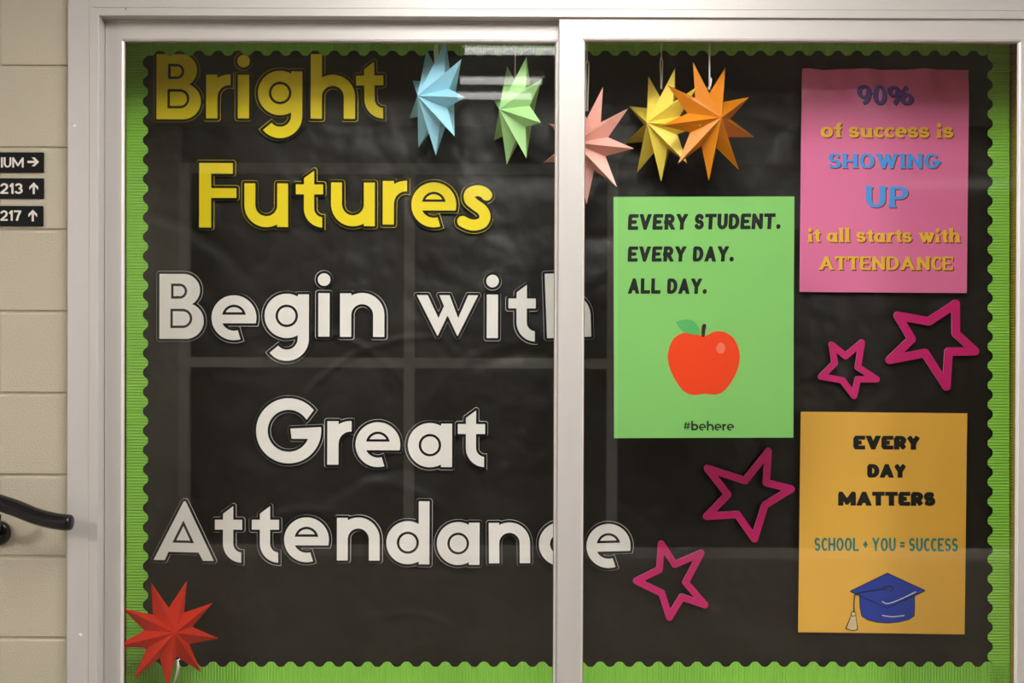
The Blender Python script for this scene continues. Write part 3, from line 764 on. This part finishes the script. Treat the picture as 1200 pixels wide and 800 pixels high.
words = [
 ('Bright', 'yellow', [('B', 183.4, 139.6, 0), ('r', 241.6, 138.6, 0), ('i', 278.7, 138.6, 0), ('g', 302.2, 134.6, 0), ('h', 364.0, 139.0, 0), ('t', 418.0, 139.3, .02)]),
 ('Futures', 'yellow', [('F', 233.4, 266.4, 0), ('u', 286.4, 265.8, 0), ('t', 346.6, 266.4, 0), ('u', 387.9, 264.8, 0), ('r', 448.4, 263.0, 0), ('e', 482.3, 265.6, 0), ('s', 538.0, 268.2, 0)]),
 ('Begin', 'white', [('B', 186.8, 396.8, 0), ('e', 248.2, 397.8, 0), ('g', 310.0, 395.6, 0), ('i', 373.0, 394.3, 0), ('n', 398.4, 394.5, 0)]),
 ('with', 'white', [('w', 488.3, 393.9, 0), ('i', 570.3, 396.0, .0), ('t', 595.7, 400.0, 0), ('h', 641.0, 396.2, .04)]),
 ('Great', 'white', [('G', 300.0, 542.6, 0), ('r', 383.5, 544.2, 0), ('e', 416.8, 546.4, 0), ('a', 477.8, 547.0, 0), ('t', 536.3, 547.0, 0)]),
 ('Attendance', 'white', [('A', 180.0, 656.2, 0), ('t', 251.8, 659.0, 0), ('t', 295.0, 659.0, 0), ('e', 333.2, 657.8, 0), ('n', 394.8, 656.4, 0), ('d', 453.4, 660.8, 0),
                      ('a', 511.8, 661.4, 0), ('n', 573.0, 659.8, .01), ('c', 631.6, 662.2, 0), ('e', 688.2, 665.4, .03)])]
SCL = {('with', 0): (1, 1), ('Attendance', 4): (.965, .98), ('Attendance', 6): (.965, .97), ('Attendance', 7): (.93, .93), ('Attendance', 9): (.985, .985), ('Attendance', 8): (.98, .98)}
for word, col, L in words:
    for i, (ch, x, b, rot) in enumerate(L):
        a, c = SCL.get((word, i), (1, 1))
        letter(ch, word, i, x, b, col, rot, a, c)

# ------------------------------------------------------------------ hollow magenta stars
def hollow_star(label, pts, hw, round_tips=True):
    y = .2545; k = K(y); cx = sum(p[0] for p in pts) / len(pts); cy = sum(p[1] for p in pts) / len(pts)
    loc = [(x - cx, cy - z) for x, z in pts]
    f = s_line(loc, hw, True)
    xs = [p[0] for p in loc]; ys = [p[1] for p in loc]
    lo = contours(f, (min(xs) - hw - 1, min(ys) - hw - 1, max(xs) + hw + 1, max(ys) + hw + 1), 0.5, .06)
    p = P(cx, cy, y)
    o = flat('hollow_star', [lo], k, M_magenta, None, 0, .0022, side=M_cut); o.location = (p.x, y, p.z)
    tag(o, label, 'star', 'hollow magenta stars on the black paper')
c1 = lambda L: [(920 + x / 4.286, 340 + y / 4.286) for x, y in L]
c2 = lambda L: [(640 + x / 2.667, 500 + y / 2.667) for x, y in L]
hollow_star('smaller hollow magenta star left of the larger one, between the pink and orange posters', c1([(234, 274), (305, 330), (385, 262), (366, 386), (460, 446), (365, 447), (348, 530), (288, 451), (182, 434), (250, 366)]), 3.8)
hollow_star('largest hollow magenta star, below the right corner of the pink poster', c1([(566, 128), (722, 156), (856, 68), (858, 216), (955, 305), (822, 308), (812, 482), (704, 315), (527, 350), (636, 246)]), 5.0)
hollow_star('hollow magenta star just below the green poster, left of the orange poster', c2([(504, 130), (622, 168), (694, 76), (688, 174), (766, 194), (684, 244), (652, 350), (598, 274), (502, 280), (568, 212)]), 4.3)
hollow_star('hollow magenta star right of the last letter of Attendance', c2([(360, 366), (402, 430), (484, 394), (436, 486), (497, 556), (424, 532), (386, 596), (362, 520), (282, 482), (354, 446)]), 4.0)

# ------------------------------------------------------------------ posters
def poster(name, label, corners, y, m, dispf):
    """corners px TL TR BR BL; returns root and a function px -> local"""
    (ax, ay), (bx_, by), (cx, cy), (dx, dy) = corners
    mx = (ax + bx_ + cx + dx) / 4; my = (ay + by + cy + dy) / 4; p = P(mx, my, y)
    k = K(y)
    root = empty(name, (p.x, y, p.z)); tag(root, label, 'poster')
    n, mrow = 48, 60; V = []; Fc = []
    for j in range(mrow + 1):
        for i in range(n + 1):
            u = i / n; v = j / mrow
            X = (ax * (1 - u) + bx_ * u) * (1 - v) + (dx * (1 - u) + cx * u) * v - mx
            Y = my - ((ay * (1 - u) + by * u) * (1 - v) + (dy * (1 - u) + cy * u) * v)
            V.append((X * k, dispf(X, Y), Y * k))
            if i and j: a = j * (n + 1) + i; Fc.append((a - 1, a, a - n - 1, a - n - 2))
    N_ = len(V); V += [(x, yy + .0005, z) for x, yy, z in V]; Fc += [tuple(q + N_ for q in f[::-1]) for f in Fc]
    per = [i for i in range(n)] + [n + (n + 1) * j for j in range(mrow)] + [mrow * (n + 1) + n - i for i in range(n)] + [(mrow - j) * (n + 1) for j in range(mrow)]
    nf = len(Fc)
    for a, b in zip(per, per[1:] + per[:1]):
        o = len(V); V += [V[a], V[b], V[b + N_], V[a + N_]]; Fc.append((o, o + 1, o + 2, o + 3))
    me = bpy.data.meshes.new('sheet'); me.from_pydata(V, [], Fc)
    for pp in me.polygons: pp.use_smooth = pp.index < nf
    link('sheet', me, m, root)
    def put(nm, groups, mm, lift=.0004, label=None):
        o = flat(nm, groups, k, mm, root, -lift, 0, disp=dispf)
        if label: o['label'] = label
        return o
    return root, mx, my, put
# pink poster: top edge buckles between its pins
def d_pink(X, Y):
    t = max(0.0, (Y - 62) / 68.0); t = t ** 1.5
    return .0009 * math.sin(X * .03 + 1) * .6 + t * (.0066 * math.sin(X * .085 + .8) + .0034 * math.sin(X * .19 + Y * .10 + 2)) - .0008
M_pink.node_tree.nodes['Principled BSDF'].inputs['Coat Roughness'].default_value = 0.3
root, mx, my, put = poster('pink_poster', 'pink poster about showing up and attendance, in the top right corner', [(938.9, 81.6), (1134.7, 81.4), (1133.4, 342.8), (937.4, 342.2)], .2520, M_pink, d_pink)
M_mar = mat('print_maroon', (0.30, 0.035, 0.02), .45); M_pur = mat('print_purple', (0.15, 0.06, 0.45), .45); M_blu = mat('print_blue', (0.08, 0.36, 0.92), .45); M_gold = mat('print_gold', (0.95, 0.56, 0.05), .45)
M_marp = mat('print_plum', (0.13, 0.012, 0.05), .45)
def ser(font, text, x0, x1, yt, yb, m, nm='printed_words', ms=M_mar, d=(1.3, -1.3)):
    gr = line_groups(font, text, x0 - mx, x1 - mx, my - yb, my - yt)
    put('print_shadow', [[[(a + d[0], b + d[1]) for a, b in l] for l in L] for L in gr], ms, .0004)
    put(nm, gr, m, .0008)
ser('serif', '90%', 1003, 1069, 100.2, 122.6, M_pur, ms=M_marp)
ser('serlc', 'of success is', 961, 1116.5, 143.8, 161.4, M_gold)
ser('serif', 'SHOWING', 970.5, 1102, 180, 197.3, M_blu)
ser('serif', 'UP', 1013.5, 1064, 218, 243, M_blu)
ser('serlc', 'it all starts with', 946.5, 1125.5, 267, 283.6, M_gold)
ser('serif', 'ATTENDANCE', 959.5, 1117, 300.3, 316, M_gold)

# green poster, taped to the inside of the right-hand glass
GY = yr + .0100 + .0056 + .0060
def d_green(X, Y): return .0006 * math.sin(X * .02) + .0006 * math.sin(Y * .025 + 1)
root, mx, my, put = poster('green_poster', 'bright green poster with a red apple, taped inside the right glass door', [(718.4, 231.2), (930.2, 229.8), (930.4, 512.2), (720.2, 513.6)], GY, M_lime, d_green)
put('printed_words', line_groups('brush', 'EVERY STUDENT.', 735 - mx, 914 - mx, my - 269.8, my - 251.4, slope=.010, shear=.04), M_print_black)
put('printed_words', line_groups('brush', 'EVERY DAY.', 735 - mx, 859.5 - mx, my - 307, my - 289, slope=.006, shear=.04), M_print_black)
put('printed_words', line_groups('brush', 'ALL DAY.', 735.5 - mx, 828 - mx, my - 344.3, my - 326.3, shear=.04), M_print_black)
# hashtag in the geometric face
cur = 0; gr = []
for ch in '#behere':
    sil, inner, bb = big(ch)
    f = sil
    for c in ([s_disc(26, 25.7, 12)] if ch == 'b' else inner): f = sub(f, c)
    lo = contours(f, bb, 1.0, .15); wd = {'#': 50, 'r': 28, 'h': 51, 'b': 51, 'e': 52}[ch]
    gr.append([[(x + cur, y) for x, y in l] for l in lo]); cur += wd + 6
sc = 60.0 / cur; 
put('printed_words', [[[(801.6 - mx + x * sc, my - 504.2 + y * sc * .95) for x, y in l] for l in L] for L in gr], M_print_black)
a_ = lambda L: [(700 + x / 4.704 - mx, my - 360 - y / 4.704) for x, y in L]
body = smooth_pts(a_([(585, 162), (545, 145), (480, 140), (420, 175), (391, 250), (396, 320), (425, 390), (470, 455), (525, 483), (590, 476), (655, 480), (705, 455), (755, 385), (783, 310), (782, 235), (752, 170), (700, 135), (650, 133), (615, 148)]), 6, True)
put('apple_picture', [[[tuple(p) for p in body]]], mat('print_red', (0.80, 0.052, 0.006), .45), .0004)
leaf = smooth_pts(a_([(433, 82), (470, 69), (515, 70), (552, 98), (570, 148)]), 6)[:-1] + smooth_pts(a_([(570, 148), (535, 152), (480, 137), (450, 110), (433, 82)]), 6)[:-1]
put('leaf_picture', [[[tuple(p) for p in leaf]]], mat('print_leaf', (0.09, 0.42, 0.12), .45), .0009)
put('stem_picture', [[a_([(577, 100), (588, 89), (601, 96), (594, 130), (592, 163), (574, 163), (574, 130)])]], mat('print_brown', (0.045, 0.012, 0.008), .45), .0012)
put('highlight_picture', [[arc(*a_([(681, 225)])[0], 5.4, 6.6, 0, 345, 23)]], mat('print_soft_red', (0.80, 0.16, 0.10), .45), .0008)

# orange poster
def d_or(X, Y): return .0007 * math.sin(X * .03 + 2) + .0007 * math.sin(Y * .02)
root, mx, my, put = poster('orange_poster', 'orange poster with a blue graduation cap, in the bottom right corner', [(937.7, 482.4), (1132.9, 483.6), (1130.9, 742.9), (935.7, 741)], .2530, M_orange, d_or)
put('printed_words', line_groups('fat', 'EVERY', 999.5 - mx, 1077.5 - mx, my - 526.5, my - 510.3), M_print_black)
put('printed_words', line_groups('fat', 'DAY', 1016 - mx, 1061.5 - mx, my - 559.5, my - 543.5), M_print_black)
put('printed_words', line_groups('fat', 'MATTERS', 982 - mx, 1096 - mx, my - 592.4, my - 576), M_print_black)
put('printed_words', line_groups('bebas', 'SCHOOL + YOU = SUCCESS', 954.4 - mx, 1122.5 - mx, my - 645.6, my - 630), mat('print_teal', (0.012, 0.22, 0.23), .45), label='teal printed words')
b_ = lambda L: [(920 + x / 2.424 - mx, my - 470 - y / 2.424) for x, y in L]
M_cap = mat('print_cap_blue', (0.010, 0.045, 0.42), .45); M_capw = mat('print_pale', (0.80, 0.62, 0.36), .45)
def shape(nm, pts, m, lift, g_=0, sm=False):
    pts = [tuple(p) for p in (smooth_pts(b_(pts), 6, True) if sm else b_(pts))]
    if g_:
        xs = [p[0] for p in pts]; ys = [p[1] for p in pts]
        lo = contours(grow(s_poly(pts), g_), (min(xs) - 3, min(ys) - 3, max(xs) + 3, max(ys) + 3), .35, .05)
    else: lo = [pts]
    return put(nm, [lo], m, lift)
skull = [(214, 555)] + smooth_pts([(214, 555), (215, 585), (220, 610)], 2)[1:] + [(235, 620), (262, 627), (292, 629), (325, 626), (352, 619), (367, 609), (368, 580), (367, 552), (292, 584)]
shape('cap_outline', [tuple(p) for p in skull], M_print_black, .0004, .9); shape('cap_crown', [tuple(p) for p in skull], M_cap, .0008)
dia = [(187, 540), (291, 489), (396, 537), (290, 586)]
shape('cap_outline', dia, M_print_black, .0012, .9); shape('cap_board', dia, M_cap, .0016)
def stroke(nm, pts, hw, m, lift, sm=True):
    pts = [tuple(p) for p in (smooth_pts(b_(pts), 5) if sm else b_(pts))]
    xs = [p[0] for p in pts]; ys = [p[1] for p in pts]
    return put(nm, [contours(s_line(pts, hw), (min(xs) - 2, min(ys) - 2, max(xs) + 2, max(ys) + 2), .2, .04)], m, lift)
stroke('cap_button', arc(293, 532, 15, 7, 0, 350, 14), .55, M_print_black, .0020)
stroke('cap_cord', [(292, 532), (245, 538), (203, 547), (197, 562), (196, 600)], .7, M_print_black, .0022)
stroke('cap_shine', [(275, 568), (292, 574), (325, 563), (372, 540)], .5, M_white, .0020); stroke('cap_shine', [(276, 608), (305, 612), (340, 608)], .5, M_white, .0012)
shape('tassel_outline', [(190, 608), (201, 608), (207, 648), (196, 652), (186, 650), (174, 646)], M_print_black, .0008, .7); shape('tassel', [(190, 608), (201, 608), (206, 647), (196, 651), (186, 649), (176, 645)], M_capw, .0012)
put('tassel_knot', [[arc(*b_([(195, 604)])[0], 3.3, 3.3, 0, 345, 20)]], M_print_black, .0014); put('tassel_knot', [[arc(*b_([(195, 604)])[0], 2.4, 2.4, 0, 345, 20)]], M_capw, .0018)

# ------------------------------------------------------------------ folded paper stars
def paper_star(label, col, cpx, cpy, Rpx, y, yaw, n=9, h=.33, r=.46, pitch=0.0, roll=0.0, cord=None, cord_r=.0012, flip=False):
    k = K(y); R = Rpx * k; p = P(cpx, cpy, y)
    root = empty('paper_star', p, (0, 0, 0)); tag(root, label, 'paper star', 'folded paper stars inside the display case')
    Mx = Matrix.Rotation(math.radians(yaw), 4, 'Z') @ Matrix.Rotation(math.radians(pitch), 4, 'X') @ Matrix.Rotation(math.radians(-roll), 4, 'Y')
    T = []; V_ = []
    for i in range(n):
        a = math.radians(90 + 180 / n + 360 / n * i); b = a + math.pi / n
        T.append(Vector((R * math.cos(a), 0, R * math.sin(a)))); V_.append(Vector((R * r * math.cos(b), 0, R * r * math.sin(b))))
    Cf = Vector((0, -h * R, 0)); Cb = Vector((0, h * R, 0))
    for i in range(n):                       # each point: a folded paper bag with ridge and side creases
        vs = [T[i], V_[i - 1], V_[i], Cf, Cb]
        for j, e in ((1, .0), (2, .0)): vs[j] = vs[j] * 1.0
        me = bpy.data.meshes.new('star_point')
        me.from_pydata([Mx @ v for v in vs], [], [(0, 3, 1), (0, 2, 3), (0, 1, 4), (0, 4, 2)])
        link('star_point', me, STARCOL[col], root)
    if cord:
        bm = bmesh.new()
        for pts in cord:
            tube_bm(bm, [P(a, b, y + dy) - p for a, b, dy in pts], cord_r, 6)
        o = bm_obj('cord', bm, M_cord, root, True); o['label'] = 'white hanging cord'
ys = .135
paper_star('light blue folded paper star, hanging leftmost along the top', 'blue', 510.9, 115.5, 66.5, .147, -56, h=.37, cord=[[(511, 42, 0), (511, 72, 0)], [(510, 52, 0), (509, 60, 0), (510.5, 78, 0)], [(512, 52, 0), (513, 60, 0), (511, 78, 0)]], cord_r=.0024)
paper_star('pale green folded paper star, hanging second from left along the top', 'green', 605.3, 130.5, 63.5, .148, -62, n=8, r=.5, h=.36, cord=[[(603.8, 42, 0), (603.8, 64, 0), (603.6, 98, 0)]], cord_r=.0016)
paper_star('salmon pink folded paper star, partly hidden behind the middle door stile', 'pink', 687.7, 170.5, 69, ys, -43, cord=[[(688, 42, 0), (688, 72, 0)], [(688, 70, 0), (686.6, 75, 0), (686.5, 130, 0)], [(688, 70, 0), (690, 75, 0), (688.5, 130, 0)]], cord_r=.0018)
paper_star('bright yellow folded paper star, hanging just behind the orange one', 'yellow', 775, 146.6, 66, .150, -55, h=.35, cord=[[(775, 42, 0), (775, 68, 0)], [(775, 66, 0), (773.8, 72, 0), (774.6, 104, 0)], [(775, 66, 0), (776.6, 72, 0), (775.4, 104, 0)]], cord_r=.0016)
paper_star('glossy orange folded paper star, overlapping the yellow star on its right', 'orange', 831, 141.8, 70, .075, 28, h=.32, cord=[[(831.4, 42, 0), (831.4, 105, 0)], [(831.4, 90, 0), (833.6, 93, 0), (832.5, 100, 0), (829.5, 104, 0)]], cord_r=.0024)
paper_star('red folded paper star in the bottom left corner of the case', 'red', 197.4, 741.5, 62.5, ys, 40, pitch=-14, roll=-6, cord=[[(208.5, 773, -.02), (207.5, 785, -.02), (204, 800, -.01), (200, 812, 0), (198, 828, 0)], [(208.5, 773, -.02), (209.8, 780, -.02), (208, 792, -.01), (203, 800, 0)], [(206, 774, -.02), (211, 772, -.02)]], cord_r=.0016)

# ------------------------------------------------------------------ direction signs on the block wall
def sign(label, y0, y1, x1, text, arrow, tx):
    th = .004; yf = -th; k = K(yf); x0 = -62
    cx, cy = (x0 + x1) / 2, (y0 + y1) / 2; p = P(cx, cy, yf)
    r = empty('direction_sign', (p.x, yf, p.z), (0, 0.0, 0)); tag(r, label, 'sign', 'black direction signs on the block wall')
    hw = (x1 - x0) / 2; hh = (y1 - y0) / 2
    lo = contours(grow(s_box(-hw + 1, -hh + 1, hw - 1, hh - 1), 1), (-hw, -hh, hw, hh), .6, .05)
    flat('plate', [lo], k, M_sign, r, 0, th - .0012)
    yt, yb, xa, xb, t0 = tx
    if text == 'IUM': flat('lettering', line_groups('sign', 'S', -10 - cx, -.9 - cx, cy - tx[1], cy - tx[0]), k, M_signtxt, r, -.0004, 0)
    gr = line_groups('sign', text, xa - cx, xb - cx, cy - yb, cy - yt)
    flat('lettering', gr, k, M_signtxt, r, -.0004, 0)
    ax, ay, s = arrow[1] - cx, cy - arrow[2], 6.6
    sh_ = [(-s, -1.3), (2.2, -1.3), (-1.8, -5.2), (1.9, -5.2), (7, 0), (1.9, 5.2), (-1.8, 5.2), (2.2, 1.3), (-s, 1.3)]
    if arrow[0] == 'up': sh_ = [(-b, a) for a, b in sh_]
    flat('arrow', [[[(a + ax, b + ay) for a, b in sh_]]], k, M_signtxt, r, -.0004, 0)
sign('topmost black wall sign, lettering ending in IUM with an arrow right', 178.3, 202, 51, 'IUM', ('right', 38.8, 189.5), (184.2, 196.2, 1.2, 27.8, 0))
sign('middle black wall sign reading 213 with an arrow up', 208.7, 232.5, 51, '213', ('up', 39.6, 220.5), (214.6, 227, .3, 26.8, 0))
sign('lowest black wall sign reading 217 with an arrow up', 241, 264.8, 50.4, '217', ('up', 38.5, 252.5), (246.4, 258.6, .3, 25.2, 0))

# ------------------------------------------------------------------ handrail
yh = -.075
hr = empty('handrail', P(-10, 590, yh)); tag(hr, 'black enamelled tube handrail bending down to its end beside the display case', 'handrail')
ctl = [(-190, 530), (-120, 553), (-60, 572), (-10, 586), (18, 595), (40, 604), (60, 609.5), (74, 611.6), (80, 612)]
pts = [tuple(p) for p in smooth_pts(ctl, 5)]
rad = [.0196] * len(pts)
pts += [(82, 612), (83.6, 612), (84.5, 612)]; rad += [.0192, .0172, .0125]
bm = bmesh.new(); tube_bm(bm, [P(a, b, yh) - hr.location for a, b in pts], rad, 24)
bm_obj('rail_tube', bm, M_rail, hr, True)
bm = bmesh.new()
c = P(-4, 625, -.012) - hr.location
tube_bm(bm, [c + Vector((0, .0112, 0)), c + Vector((0, .002, 0)), c + Vector((0, -.004, 0)), c + Vector((0, -.007, 0))], [.031, .031, .027, .016], 24)
bm_obj('wall_rosette', bm, M_rail, hr, True)
a = P(-4, 625, -.02) - hr.location; b = P(-4, 622, -.055) - hr.location; c2_ = P(-3, 604, yh) - hr.location
bm = bmesh.new(); tube_bm(bm, [tuple(q) for q in smooth_pts([a, b, c2_], 6)], .0085, 12); bm_obj('bracket_arm', bm, M_rail, hr, True)
